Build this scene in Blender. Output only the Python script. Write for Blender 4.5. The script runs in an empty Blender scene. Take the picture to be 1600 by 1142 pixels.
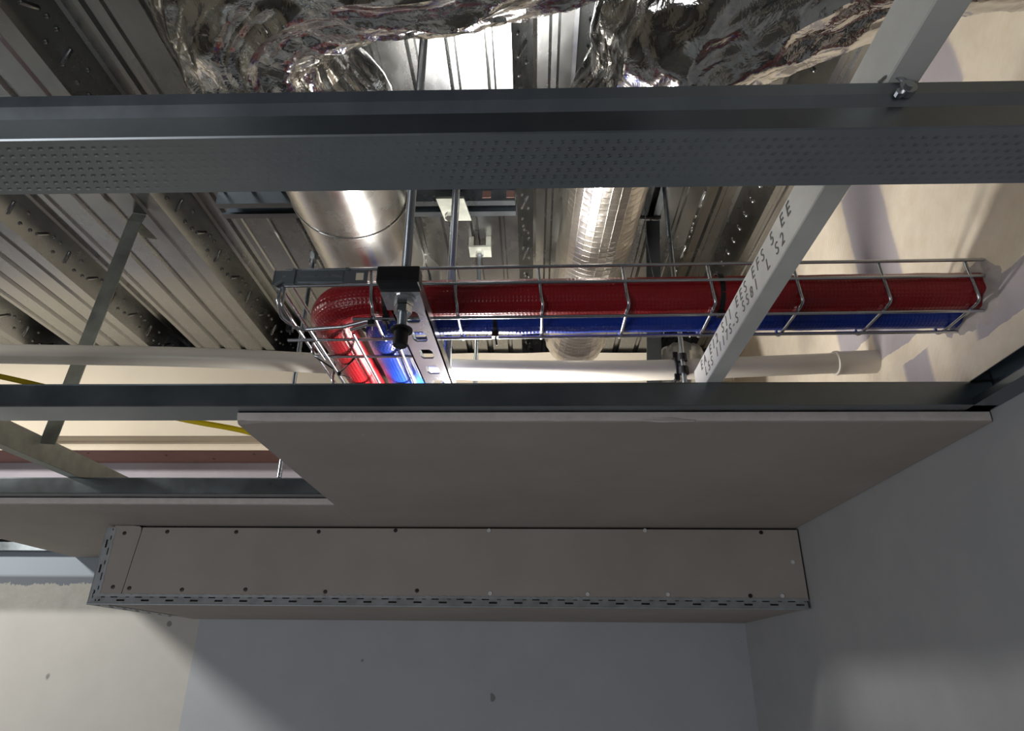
import bpy, bmesh, math, random
from mathutils import Vector, Matrix, noise

random.seed(7)
sc = bpy.context.scene
col = sc.collection

# ------------------------------------------------------------------ camera
# origin = camera; X right along the ceiling channels, Y into the room, Z up (metres)
cam_d = bpy.data.cameras.new('camera')
cam = bpy.data.objects.new('camera', cam_d)
col.objects.link(cam)
cam_d.sensor_fit = 'HORIZONTAL'
cam_d.sensor_width = 36.0
cam_d.lens = 36.0 * 1047.7 / 1600.0
cam_d.clip_start = 0.02
pt, yw, rl = math.radians(24.476), math.radians(-1.8795), math.radians(0.5776)
fw = Vector((math.sin(yw) * math.cos(pt), math.cos(yw) * math.cos(pt), math.sin(pt)))
rt = Vector((math.cos(yw), -math.sin(yw), 0.0))
up = rt.cross(fw)
rt2 = math.cos(rl) * rt + math.sin(rl) * up
up2 = -math.sin(rl) * rt + math.cos(rl) * up
cam.matrix_world = Matrix(((rt2.x, up2.x, -fw.x, 0), (rt2.y, up2.y, -fw.y, 0), (rt2.z, up2.z, -fw.z, 0), (0, 0, 0, 1)))
sc.camera = cam

# ------------------------------------------------------------------ world, lamps, exposure
w = bpy.data.worlds.new('world')
sc.world = w
w.use_nodes = True
w.node_tree.nodes['Background'].inputs[0].default_value = (0.80, 0.88, 1.0, 1)
w.node_tree.nodes['Background'].inputs[1].default_value = 0.10


def lamp(name, kind, loc, target, energy, size, color=(1, 1, 1), **kw):
    d = bpy.data.lights.new(name, kind)
    d.energy = energy
    d.color = color
    if kind == 'AREA':
        d.shape = kw.get('shape', 'DISK')
        d.size = size
        if 'size_y' in kw:
            d.size_y = kw['size_y']
        if 'spread' in kw:
            d.spread = math.radians(kw['spread'])
    else:
        d.shadow_soft_size = size
        if kind == 'SPOT':
            d.spot_size = math.radians(kw.get('angle', 60))
            d.spot_blend = kw.get('blend', 0.3)
    o = bpy.data.objects.new(name, d)
    col.objects.link(o)
    o.location = loc
    o.rotation_euler = (Vector(target) - Vector(loc)).to_track_quat('-Z', 'Y').to_euler()
    return o


# work lamp lying on the boards, above the ceiling
lamp('work_lamp', 'AREA', (-0.074, 0.925, 0.288), (-0.074, 0.915, 2.0), 7.6, 0.07, (1.0, 0.965, 0.91))
# lamp of the unfinished part on the left, high above the ceiling grid
lamp('left_lamp', 'SPOT', (-1.73, 0.72, 0.652), (-0.95, 1.45, -0.15), 50.0, 0.045, (1.0, 0.965, 0.90), angle=118, blend=0.8)
# unseen low fill added to brighten the room, left behind the viewer
lamp('room_fill', 'AREA', (-1.75, -0.9, -0.8), (0.0, 1.0, 0.1), 13.0, 0.9, (0.97, 0.98, 1.0), shape='SQUARE')

sc.view_settings.view_transform = 'Standard'
sc.view_settings.look = 'None'
sc.view_settings.gamma = 1.0
sc.view_settings.use_curve_mapping = False
sc.view_settings.exposure = 0.0


# ------------------------------------------------------------------ helpers
def lin(c):
    out = []
    for v in c[:3]:
        v = v / 255.0
        out.append(v / 12.92 if v <= 0.04045 else ((v + 0.055) / 1.055) ** 2.4)
    return (*out, 1.0)


class Nodes:
    def __init__(self, name):
        self.m = bpy.data.materials.new(name)
        self.m.use_nodes = True
        self.t = self.m.node_tree
        self.b = self.t.nodes['Principled BSDF']
        self.tc = self.t.nodes.new('ShaderNodeTexCoord')

    def n(self, typ, **kw):
        nd = self.t.nodes.new(typ)
        for k, v in kw.items():
            if isinstance(k, str) and hasattr(nd, k):
                setattr(nd, k, v)
        return nd

    def link(self, a, b):
        self.t.links.new(a, b)

    def coords(self, scale=(1, 1, 1)):
        mp = self.n('ShaderNodeMapping')
        mp.inputs['Scale'].default_value = scale
        self.link(self.tc.outputs['Object'], mp.inputs[0])
        return mp.outputs[0]

    def noise(self, scale, detail=4, rough=0.6, vec=None, dist=0.0):
        nd = self.n('ShaderNodeTexNoise')
        nd.inputs['Scale'].default_value = scale
        nd.inputs['Detail'].default_value = detail
        nd.inputs['Roughness'].default_value = rough
        nd.inputs['Distortion'].default_value = dist
        self.link(vec if vec else self.tc.outputs['Object'], nd.inputs['Vector'])
        return nd.outputs['Fac']

    def ramp(self, fac, stops):
        r = self.n('ShaderNodeValToRGB')
        e = r.color_ramp.elements
        while len(e) < len(stops):
            e.new(0.5)
        for el, (p, c) in zip(e, stops):
            el.position = p
            el.color = c if len(c) == 4 else (*c, 1)
        self.link(fac, r.inputs[0])
        return r.outputs[0]

    def math(self, op, a, b=None, c=None):
        nd = self.n('ShaderNodeMath', operation=op)
        for i, v in enumerate((a, b, c)):
            if v is None:
                continue
            if isinstance(v, (int, float)):
                nd.inputs[i].default_value = v
            else:
                self.link(v, nd.inputs[i])
        return nd.outputs[0]

    def mix(self, fac, a, b):
        nd = self.n('ShaderNodeMix', data_type='RGBA')
        for i, v in ((0, fac), (6, a), (7, b)):
            if isinstance(v, (int, float)):
                nd.inputs[i].default_value = v
            elif isinstance(v, tuple):
                nd.inputs[i].default_value = v
            else:
                self.link(v, nd.inputs[i])
        return nd.outputs[2]

    def sep(self, vec=None):
        s = self.n('ShaderNodeSeparateXYZ')
        self.link(vec if vec else self.tc.outputs['Object'], s.inputs[0])
        return s.outputs

    def bump(self, h, strength=0.3, dist=0.001):
        b = self.n('ShaderNodeBump')
        b.inputs['Strength'].default_value = strength
        b.inputs['Distance'].default_value = dist
        self.link(h, b.inputs['Height'])
        self.link(b.outputs[0], self.b.inputs['Normal'])

    def set(self, base=None, rough=None, metal=None, spec=None):
        for k, v in (('Base Color', base), ('Roughness', rough), ('Metallic', metal), ('Specular IOR Level', spec)):
            if v is None:
                continue
            if isinstance(v, (int, float, tuple)):
                self.b.inputs[k].default_value = v
            else:
                self.link(v, self.b.inputs[k])
        return self.m


def mat_metal(name, c, rough, var=0.12, stretch=(1, 1, 1), bump=0.05, nscale=9, metal=1.0):
    k = Nodes(name)
    v = k.coords(stretch)
    f = k.noise(nscale, 6, 0.65, v)
    lo = tuple(x * (1 - var) for x in lin(c)[:3])
    hi = tuple(min(1, x * (1 + var)) for x in lin(c)[:3])
    base = k.ramp(f, [(0.3, lo), (0.7, hi)])
    rg = k.ramp(f, [(0.3, (rough * 0.8,) * 3), (0.7, (rough * 1.25,) * 3)])
    if bump:
        k.bump(k.noise(140, 3, 0.5, v), bump, 0.0006)
    return k.set(base, rg, metal)


def mat_matte(name, c, rough=0.85, var=0.05, nscale=14, bump=0.12, bscale=220, spec=0.2):
    k = Nodes(name)
    f = k.noise(nscale, 6, 0.6)
    lo = tuple(x * (1 - var) for x in lin(c)[:3])
    hi = tuple(min(1, x * (1 + var)) for x in lin(c)[:3])
    base = k.ramp(f, [(0.3, lo), (0.7, hi)])
    if bump:
        k.bump(k.noise(bscale, 3, 0.6), bump, 0.0008)
    return k.set(base, rough, 0.0, spec)


M = {}
M['zinc'] = mat_metal('galvanised_steel', (132, 139, 144), 0.32, 0.15)
M['zinc_bright'] = mat_metal('bright_zinc', (205, 207, 208), 0.26, 0.08)
M['zinc_mottled'] = mat_metal('mottled_zinc', (228, 229, 224), 0.5, 0.10, nscale=16, bump=0.1, metal=0.2)
M['deck'] = mat_metal('deck_steel', (148, 150, 150), 0.25, 0.13, (1, 0.45, 1), 0.03, 16, metal=1.0)
M['duct'] = mat_metal('duct_steel', (205, 203, 198), 0.27, 0.12, nscale=7)
M['wire'] = mat_metal('wire_steel', (196, 200, 205), 0.24, 0.05)
M['stained'] = mat_metal('stained_zinc', (158, 160, 150), 0.5, 0.30, nscale=22, bump=0.1, metal=0.6)
M['bead'] = mat_metal('bead_zinc', (168, 173, 176), 0.5, 0.16, nscale=40, bump=0.1, metal=0.35)
M['rod'] = mat_metal('rod_steel', (160, 166, 172), 0.32, 0.08)
M['black'] = mat_matte('black_plastic', (22, 22, 26), 0.45, spec=0.4, bump=0.05)
M['pvc'] = mat_matte('white_plastic', (218, 212, 201), 0.35, 0.02, spec=0.45, bump=0.02)
M['yellow'] = mat_matte('yellow_plastic', (235, 205, 20), 0.4, 0.04, spec=0.4)
M['core'] = mat_matte('gypsum_core', (218, 210, 206), 0.95, 0.08, 60, 0.6, 260)
M['fire'] = mat_matte('pink_board_paper', (150, 116, 108), 0.9, 0.07, 20)
M['cream'] = mat_matte('cream_board', (226, 214, 194), 0.85, 0.04, 8)
M['gasket'] = mat_matte('gasket_rubber', (18, 18, 20), 0.6)
M['screw_dark'] = mat_metal('dark_screw', (84, 80, 78), 0.45)
M['print'] = mat_matte('grey_print', (124, 124, 122), 0.7, bump=0)
M['floor'] = mat_matte('concrete', (120, 118, 114), 0.8, 0.12, 5)


def mat_board():
    k = Nodes('board_paper')
    f = k.noise(5, 6, 0.6)
    base = k.ramp(f, [(0.3, lin((168, 160, 154))), (0.7, lin((182, 174, 167)))])
    sp = k.noise(55, 2, 0.5)
    spots = k.ramp(sp, [(0.76, (0, 0, 0)), (0.80, (1, 1, 1))])
    base = k.mix(k.math('MULTIPLY', spots, 0.35), base, lin((205, 200, 192)))
    sp2 = k.noise(38, 2, 0.5, k.coords((1, 1.7, 1)))
    spots2 = k.ramp(sp2, [(0.20, (1, 1, 1)), (0.24, (0, 0, 0))])
    base = k.mix(k.math('MULTIPLY', spots2, 0.5), base, lin((120, 112, 106)))
    k.bump(k.noise(300, 3, 0.5), 0.15, 0.0004)
    return k.set(base, 0.85, 0.0, 0.25)


M['board'] = mat_board()


def mat_dimpled():
    # rolled channel with rows of small pressed dimples in patches on its underside
    k = Nodes('dimpled_channel_steel')
    f = k.noise(9, 6, 0.65)
    base = k.ramp(f, [(0.3, lin((138, 144, 150))), (0.7, lin((164, 170, 174)))])
    s = k.sep()
    shear = k.math('ADD', s[0], k.math('MULTIPLY', s[1], 0.35))
    cx = k.math('SINE', k.math('MULTIPLY', shear, 2 * math.pi / 0.006))
    cy = k.math('SINE', k.math('MULTIPLY', s[1], 2 * math.pi / 0.0056))
    d = k.math('MULTIPLY', k.math('MAXIMUM', cx, 0.0), k.math('MAXIMUM', cy, 0.0))
    pn = k.noise(7.0, 1, 0.4, k.coords((1, 0.3, 0.3)))
    patch = k.ramp(pn, [(0.42, (0.12,) * 3), (0.55, (1, 1, 1))])
    # only inside the middle band of the underside
    band = k.ramp(k.math('ABSOLUTE', k.math('SUBTRACT', s[1], 0.023)), [(0.0165, (1, 1, 1)), (0.018, (0, 0, 0))])
    h = k.math('MULTIPLY', k.math('MULTIPLY', d, patch), band)
    k.bump(h, 0.55, 0.0011)
    rg = k.ramp(f, [(0.3, (0.28,) * 3), (0.7, (0.42,) * 3)])
    return k.set(base, rg, 1.0)


M['dimpled'] = mat_dimpled()


def mat_sheath(name, c):
    # glossy woven-reinforced foil sheath on foam insulation
    k = Nodes(name)
    uv = k.n('ShaderNodeUVMap')
    mp = k.n('ShaderNodeMapping')
    k.link(uv.outputs[0], mp.inputs[0])
    s = k.sep(mp.outputs[0])
    a = k.math('SINE', k.math('MULTIPLY', s[0], 2 * math.pi / 0.0042))
    b = k.math('SINE', k.math('MULTIPLY', s[1], 2 * math.pi / 0.0042))
    h = k.math('MAXIMUM', a, b)
    nz = k.noise(40, 4, 0.6)
    h2 = k.math('ADD', k.math('MULTIPLY', h, 0.4), k.math('MULTIPLY', nz, 1.2))
    k.bump(h2, 0.42, 0.0011)
    f = k.noise(30, 3, 0.6)
    lo = tuple(x * 0.85 for x in lin(c)[:3])
    base = k.ramp(f, [(0.3, lo), (0.7, lin(c))])
    return k.set(base, 0.3, 0.0, 0.5)


M['red'] = mat_sheath('red_sheath', (148, 20, 28))
M['blue'] = mat_sheath('blue_sheath', (16, 56, 158))


def mat_foil(name, c, rough, grid=False):
    k = Nodes(name)
    f = k.noise(20, 6, 0.7)
    lo = tuple(x * 0.8 for x in lin(c)[:3])
    base = k.ramp(f, [(0.3, lo), (0.7, lin(c))])
    n1 = k.noise(34, 3, 0.6, None, 0.8)
    n2 = k.noise(90, 3, 0.6, None, 0.6)
    r1_ = k.math('ABSOLUTE', k.math('SUBTRACT', n1, 0.5))
    r2_ = k.math('ABSOLUTE', k.math('SUBTRACT', n2, 0.5))
    h = k.math('ADD', k.math('MULTIPLY', r1_, -1.6), k.math('MULTIPLY', r2_, -0.5))
    if grid:
        uv = k.n('ShaderNodeUVMap')
        s = k.sep(uv.outputs[0])
        a = k.math('POWER', k.math('ABSOLUTE', k.math('SINE', k.math('MULTIPLY', s[0], math.pi / 0.0125))), 0.25)
        b = k.math('POWER', k.math('ABSOLUTE', k.math('SINE', k.math('MULTIPLY', s[1], math.pi / 0.0125))), 0.25)
        g = k.math('MINIMUM', a, b)
        h = k.math('ADD', k.math('MULTIPLY', h, 0.35), k.math('MULTIPLY', g, -0.7))
        k.bump(h, 0.5, 0.0016)
    else:
        k.bump(h, 0.30, 0.003)
    return k.set(base, rough, 1.0)


M['foil'] = mat_foil('crinkled_foil', (208, 207, 204), 0.12)
M['foil_far'] = mat_foil('loose_foil', (224, 222, 218), 0.34)
M['foil_grid'] = mat_foil('reinforced_foil', (206, 200, 190), 0.28, True)


def mat_wall_right():
    # painted below the ceiling, raw cream boards with filled joints above it
    k = Nodes('right_wall_finish')
    s = k.sep()
    n1 = k.noise(9, 5, 0.65)
    n2 = k.noise(40, 4, 0.6)
    wob = k.math('MULTIPLY', k.math('SUBTRACT', n1, 0.5), 0.018)
    paint = k.ramp(n1, [(0.3, lin((172, 174, 178))), (0.7, lin((182, 183, 186)))])
    cream = k.ramp(n2, [(0.3, lin((222, 208, 186))), (0.7, lin((232, 220, 200)))])
    fill = lin((168, 162, 168))

    def strip(y0, hw, z0, z1):
        dy = k.math('ABSOLUTE', k.math('SUBTRACT', k.math('ADD', s[1], wob), y0))
        a = k.ramp(dy, [(hw, (1, 1, 1)), (hw + 0.006, (0, 0, 0))])
        zz = k.math('ADD', s[2], k.math('MULTIPLY', wob, 1.5))
        lo = k.math('GREATER_THAN', zz, z0)
        hi = k.math('LESS_THAN', zz, z1)
        return k.math('MULTIPLY', a, k.math('MULTIPLY', lo, hi))
    m = strip(0.83, 0.05, 0.40, 0.69)
    m = k.math('MAXIMUM', m, strip(0.92, 0.06, 0.45, 0.53))
    m = k.math('MAXIMUM', m, strip(0.61, 0.03, 0.62, 0.70))
    m = k.math('MAXIMUM', m, strip(0.80, 0.025, 0.28, 0.375))
    m = k.math('MAXIMUM', m, strip(0.625, 0.05, 0.335, 0.385))
    upc = k.mix(k.math('MULTIPLY', m, 0.9), cream, fill)
    side = k.math('GREATER_THAN', s[2], 0.262)
    base = k.mix(side, paint, upc)
    # diagonal trowel ripple of the raw boards
    wv = k.math('SINE', k.math('MULTIPLY', k.math('ADD', s[1], k.math('MULTIPLY', s[2], 1.1)), 2 * math.pi / 0.011))
    hh = k.math('ADD', k.math('MULTIPLY', wv, k.math('MULTIPLY', side, 0.5)), k.math('MULTIPLY', n2, 0.6))
    k.bump(hh, 0.18, 0.0009)
    return k.set(base, 0.7, 0.0, 0.25)


def mat_wall_back():
    k = Nodes('back_wall_finish')
    s = k.sep()
    n1 = k.noise(7, 5, 0.65)
    n2 = k.noise(34, 5, 0.7)
    grey = k.ramp(n1, [(0.3, lin((184, 188, 194))), (0.7, lin((192, 196, 201)))])
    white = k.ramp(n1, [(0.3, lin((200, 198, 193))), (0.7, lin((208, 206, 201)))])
    plaster_shade = k.ramp(n2, [(0.3, lin((150, 150, 144))), (0.7, lin((166, 166, 160)))])
    blue = lin((164, 174, 184))
    bluedk = lin((106, 112, 120))
    # left of the boxing: white to 0.115 m, raw plasterwork with a soft shadow edge painted in above it, ragged blue primer at the top
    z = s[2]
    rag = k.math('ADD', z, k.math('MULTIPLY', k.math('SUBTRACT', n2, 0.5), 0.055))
    c = k.mix(k.ramp(z, [(0.112, (0, 0, 0)), (0.128, (1, 1, 1))]), white, plaster_shade)
    c = k.mix(k.math('GREATER_THAN', rag, 0.183), c, bluedk)
    c = k.mix(k.ramp(z, [(0.199, (0, 0, 0)), (0.206, (1, 1, 1))]), c, blue)
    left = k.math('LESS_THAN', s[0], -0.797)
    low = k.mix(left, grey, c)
    lav = k.ramp(n1, [(0.3, lin((172, 168, 178))), (0.7, lin((188, 184, 192)))])
    base = k.mix(k.math('GREATER_THAN', z, 0.27), low, lav)
    spk = k.ramp(k.noise(26, 1, 0.4), [(0.20, (1, 1, 1)), (0.23, (0, 0, 0))])
    base = k.mix(k.math('MULTIPLY', spk, 0.6), base, lin((90, 88, 86)))
    k.bump(n2, 0.2, 0.001)
    return k.set(base, 0.75, 0.0, 0.25)


class MB:
    """collects shapes and links them as ONE mesh object"""

    def __init__(self):
        self.v, self.f, self.mi, self.uv = [], [], [], {}

    def add(self, vs, fs, mi=0):
        o = len(self.v)
        self.v += [tuple(p) for p in vs]
        for f in fs:
            self.f.append(tuple(i + o for i in f))
            self.mi.append(mi)
        return self

    def box(self, a, b, mi=0):
        x0, y0, z0 = a
        x1, y1, z1 = b
        return self.add([(x0, y0, z0), (x1, y0, z0), (x1, y1, z0), (x0, y1, z0), (x0, y0, z1), (x1, y0, z1), (x1, y1, z1), (x0, y1, z1)],
                        [(0, 3, 2, 1), (4, 5, 6, 7), (0, 1, 5, 4), (1, 2, 6, 5), (2, 3, 7, 6), (3, 0, 4, 7)], mi)

    def prism(self, poly, axis, a, b, mi=0):
        """closed polygon in the two other axes (in X,Y,Z order), run from a to b along axis"""
        n = len(poly)
        vs = []
        for t in (a, b):
            for p in poly:
                q = list(p)
                q.insert(axis, t)
                vs.append(q)
        fs = [(i, (i + 1) % n, n + (i + 1) % n, n + i) for i in range(n)]
        fs += [tuple(range(n)), tuple(range(2 * n - 1, n - 1, -1))]
        return self.add(vs, fs, mi)

    def ribbon(self, pts, th, axis, a, b, mi=0):
        """open profile line given a wall thickness, run along axis"""
        n = len(pts)
        off = []
        for i in range(n):
            p = Vector(pts[i])
            d = Vector((0, 0))
            if i > 0:
                d += (p - Vector(pts[i - 1])).normalized()
            if i < n - 1:
                d += (Vector(pts[i + 1]) - p).normalized()
            d.normalize()
            off.append((p.x - d.y * th, p.y + d.x * th))
        vs = []
        for t in (a, b):
            for q in list(pts) + off:
                r = list(q)
                r.insert(axis, t)
                vs.append(r)
        m = 2 * n
        fs = []
        for i in range(n - 1):
            fs.append((i, i + 1, m + i + 1, m + i))
            fs.append((n + i + 1, n + i, m + n + i, m + n + i + 1))
            fs.append((i, n + i, n + i + 1, i + 1))
            fs.append((m + i, m + i + 1, m + n + i + 1, m + n + i))
        fs.append((0, m, m + n, n))
        fs.append((n - 1, 2 * n - 1, m + 2 * n - 1, m + n - 1))
        return self.add(vs, fs, mi)

    def tube(self, path, r, seg=10, cap=True, mi=0, disp=None):
        """round bar along a path; r a number or one per point; disp(i, j, p, n) -> offset"""
        P = [Vector(p) for p in path]
        n = len(P)
        R = r if isinstance(r, (list, tuple)) else [r] * n
        T = []
        for i in range(n):
            d = Vector((0, 0, 0))
            if i > 0:
                d += (P[i] - P[i - 1]).normalized()
            if i < n - 1:
                d += (P[i + 1] - P[i]).normalized()
            T.append(d.normalized())
        u = T[0].orthogonal().normalized()
        vs = []
        base = len(self.v)
        L = 0.0
        Ls = []
        for i in range(n):
            if i > 0:
                L += (P[i] - P[i - 1]).length
                u = (u - T[i] * u.dot(T[i])).normalized()
            Ls.append(L)
            v = T[i].cross(u)
            for j in range(seg):
                a = 2 * math.pi * j / seg
                nr = u * math.cos(a) + v * math.sin(a)
                p = P[i] + nr * R[i]
                if disp:
                    p = p + nr * disp(i, j, p, nr)
                vs.append(p)
        fs = []
        for i in range(n - 1):
            for j in range(seg):
                k = (j + 1) % seg
                fs.append((i * seg + j, i * seg + k, (i + 1) * seg + k, (i + 1) * seg + j))
                c = 2 * math.pi * R[i] / seg
                self.uv[len(self.f) + len(fs) - 1] = [(Ls[i], j * c), (Ls[i], (j + 1) * c), (Ls[i + 1], (j + 1) * c), (Ls[i + 1], j * c)]
        if cap:
            fs.append(tuple(range(seg - 1, -1, -1)))
            fs.append(tuple((n - 1) * seg + j for j in range(seg)))
        return self.add(vs, fs, mi)

    def mesh(self, name, mats, smooth=False, angle=40):
        me = bpy.data.meshes.new(name)
        me.from_pydata(self.v, [], self.f)
        ms = mats if isinstance(mats, (list, tuple)) else [mats]
        for m in ms:
            me.materials.append(m)
        if len(ms) > 1:
            me.polygons.foreach_set('material_index', self.mi)
        if self.uv:
            ul = me.uv_layers.new(name='UVMap')
            for fi, uvs in self.uv.items():
                p = me.polygons[fi]
                for li, q in zip(p.loop_indices, uvs):
                    ul.data[li].uv = q
        bm = bmesh.new()
        bm.from_mesh(me)
        bmesh.ops.recalc_face_normals(bm, faces=bm.faces)
        bm.to_mesh(me)
        bm.free()
        if smooth:
            me.polygons.foreach_set('use_smooth', [True] * len(me.polygons))
            me.set_sharp_from_angle(angle=math.radians(angle))
        me.update()
        return me

    def build(self, name, mats, parent=None, smooth=False, angle=40):
        return link(name, self.mesh(name, mats, smooth, angle), parent)


def link(name, me, parent=None):
    o = bpy.data.objects.new(name, me)
    col.objects.link(o)
    if parent is not None:
        o.parent = parent
        o.matrix_parent_inverse = parent.matrix_world.inverted()
    return o


def tag(o, label=None, cat=None, group=None, kind=None):
    for k, v in (('label', label), ('category', cat), ('group', group), ('kind', kind)):
        if v:
            o[k] = v
    return o


def thing(name, label, cat, loc=(0, 0, 0), group=None):
    o = bpy.data.objects.new(name, None)
    o.empty_display_size = 0.05
    col.objects.link(o)
    o.location = loc
    o.matrix_world = Matrix.Translation(loc)
    return tag(o, label, cat, group)


def smooth_path(pts, per=8):
    """Catmull-Rom through the points"""
    P = [Vector(p) for p in pts]
    P = [P[0] * 2 - P[1]] + P + [P[-1] * 2 - P[-2]]
    out = []
    for i in range(1, len(P) - 2):
        for s in range(per):
            t = s / per
            a, b, c, d = P[i - 1], P[i], P[i + 1], P[i + 2]
            out.append(0.5 * ((2 * b) + (c - a) * t + (2 * a - 5 * b + 4 * c - d) * t * t + (3 * b - a - 3 * c + d) * t ** 3))
    out.append(P[-2])
    return out


def fillet(pts, r, n=6):
    """polyline with rounded corners"""
    P = [Vector(p) for p in pts]
    out = [P[0]]
    for i in range(1, len(P) - 1):
        a = (P[i - 1] - P[i])
        b = (P[i + 1] - P[i])
        rr = min(r, a.length * 0.48, b.length * 0.48)
        s, e = P[i] + a.normalized() * rr, P[i] + b.normalized() * rr
        for k in range(n + 1):
            t = k / n
            out.append((1 - t) ** 2 * s + 2 * t * (1 - t) * P[i] + t * t * e)
    out.append(P[-1])
    return out


def dense(pts, step):
    P = [Vector(p) for p in pts]
    out = [P[0]]
    for a, b in zip(P, P[1:]):
        n = max(1, int((b - a).length / step))
        for k in range(1, n + 1):
            out.append(a.lerp(b, k / n))
    return out


# ------------------------------------------------------------------ the setting
XW = 0.495      # right wall
YB = 1.69       # back wall
ZC = 0.26       # underside of the channels
ZB = 0.2475     # underside of the boards
ZD = 0.74       # underside of the steel deck
FL = -2.30      # floor

tag(MB().box((-2.7, -2.2, FL - 0.1), (XW + 0.1, YB + 0.1, FL)).build('floor', M['floor']), kind='structure')
tag(MB().box((XW, -2.2, FL), (XW + 0.1, YB + 0.1, 0.86)).build('wall_right', mat_wall_right()), kind='structure')
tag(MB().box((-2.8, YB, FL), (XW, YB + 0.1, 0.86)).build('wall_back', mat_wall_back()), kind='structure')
tag(MB().box((-2.8, -2.2, FL), (-2.7, YB, 0.86)).build('wall_left', M['cream']), kind='structure')
ceil = tag(MB().box((-2.7, -2.2, 0.806), (XW, YB, 0.90)).build('ceiling', M['floor']), kind='structure')

# profiled steel deck: one sheet per pitch, running in depth
PITCH = 0.315


def deck_profile():
    # x relative to the left foot of the trough; z relative to the pan
    p = [(0.0, 0.0), (0.028, 0.058), (0.034, 0.060), (0.050, 0.060), (0.054, 0.054), (0.062, 0.054), (0.066, 0.060),
         (0.084, 0.060), (0.090, 0.058), (0.118, 0.0)]
    pan = [(0.128, 0.0), (0.131, 0.004), (0.137, 0.004), (0.140, 0.0), (0.176, 0.0), (0.180, 0.006), (0.187, 0.006), (0.191, 0.0),
           (0.228, 0.0), (0.232, 0.006), (0.239, 0.006), (0.243, 0.0), (0.280, 0.0), (0.284, 0.004), (0.289, 0.004), (0.292, 0.0), (0.315, 0.0)]
    return p + pan


dm = MB()
dm.ribbon(deck_profile(), 0.0012, 1, -2.2, YB)
deck_me = dm.mesh('deck_sheet', M['deck'])

# pressed dimples on the two webs of the trough
em = MB()


def bumpdot(c, nrm, ax, r, length=0.0, direction=None, h=0.003):
    n = Vector(nrm).normalized()
    a = Vector(direction if direction else ax).normalized()
    a = (a - n * a.dot(n)).normalized()
    b = n.cross(a)
    seg = 10
    rings = []
    for (rr, hh) in ((1.0, -0.0006), (0.72, h * 0.75), (0.0, h)):
        ring = []
        for k in range(seg):
            t = 2 * math.pi * k / seg
            x, y = math.cos(t) * r * rr, math.sin(t) * r * rr
            x += (length / 2) * (1 if math.cos(t) > 0 else -1)
            ring.append(Vector(c) + a * x + b * y + n * hh)
        rings.append(ring)
    vs = rings[0] + rings[1] + rings[2]
    fs = []
    for q in (0, 1):
        for k in range(seg):
            k2 = (k + 1) % seg
            fs.append((q * seg + k, q * seg + k2, (q + 1) * seg + k2, (q + 1) * seg + k))
    fs.append(tuple(2 * seg + k for k in range(seg)))
    em.add(vs, fs)


def webpt(s, y, left=True):
    # s = 0..1 up the web
    if left:
        return (0.028 * s, y, 0.058 * s)
    return (0.118 - 0.028 * s, y, 0.058 * s)


NL = (0.058, 0, -0.028)
NR = (-0.058, 0, -0.028)
y = 0.16
UPL = (0.028, 0, 0.058)
while y < YB - 0.05:
    for dy, s in ((0.035, 0.30), (0.033, 0.68), (0.060, 0.34), (0.108, 0.66), (0.130, 0.30), (0.128, 0.66), (0.006, 0.0)):
        if s > 0:
            bumpdot(webpt(s, y + dy), NL, (0, 1, 0), 0.0042)
    bumpdot(webpt(0.46, y), NL, (0, 1, 0), 0.0040, 0.022, (0.028 * 0.9, -0.016, 0.058 * 0.9), 0.0028)
    bumpdot(webpt(0.50, y + 0.085), NL, (0, 1, 0), 0.0040, 0.022, (0.028 * 0.5, 0.040, 0.058 * 0.5), 0.0028)
    y += 0.163
y = 0.16
while y < YB - 0.04:
    bumpdot(webpt(0.5, y, False), NR, (0, 1, 0), 0.0042, 0.006, (-0.028, 0, 0.058))
    y += 0.041
emb_me = em.mesh('embossing', M['deck'], True, 60)
for k in range(-9, 2):
    x = -0.025 + PITCH * k
    if x + PITCH > XW:
        # last sheet is cut off at the wall
        cut = MB()
        prof = [q for q in deck_profile() if x + q[0] < XW - 0.001]
        nxt = deck_profile()[len(prof)]
        t = (XW - x - prof[-1][0]) / (nxt[0] - prof[-1][0])
        prof.append((XW - x - 0.0005, prof[-1][1] + t * (nxt[1] - prof[-1][1])))
        cut.ribbon(prof, 0.0012, 1, -2.2, YB)
        s = link('deck_sheet', cut.mesh('deck_sheet_cut', M['deck']), ceil)
    else:
        s = link('deck_sheet', deck_me, ceil)
    s.location = (x, 0, ZD)
    e = bpy.data.objects.new('embossing', emb_me)
    col.objects.link(e)
    e.parent = s
    e['kind'] = 'stuff'

# boxed beam along the back wall, clad in several boards
bb = thing('boxed_beam', 'cream boarded beam casing running along the back wall under the steel deck', 'beam', (-1.0, 1.6, 0.49))
f = MB()
n = 90
top = []
for i in range(n + 1):
    x = -2.69 + (XW + 2.689) * i / n
    zt = 0.728 + 0.006 * noise.noise(Vector((x * 6, 0, 3))) + (0.006 if x > -0.9 else -0.004)
    top.append((x, min(zt, ZD - 0.001)))
poly = [(-2.69, 0.514), (XW - 0.001, 0.514)] + [(a, b) for a, b in reversed(top)]
f.prism(poly, 1, 1.535, 1.575)
f.build('front_board', M['cream'], bb)
for i, (z0, z1) in enumerate(((0.4905, 0.5018), (0.5026, 0.5139))):
    q = MB()
    x0 = -2.69
    q.prism([(1.577 + 0.0015 * i, z0), (1.689, z0), (1.689, z1), (1.577 + 0.0015 * i, z1)], 0, x0, XW - 0.001)
    o = q.build('soffit_board', [M['fire'], M['cream']], bb)
    for p in o.data.polygons:
        p.material_index = 1 if p.normal.y < -0.5 else 0
q = MB()
q.box((-2.69, 1.5755, 0.5142), (XW - 0.001, 1.689, 0.725))
q.build('inner_casing', M['cream'], bb)


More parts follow.
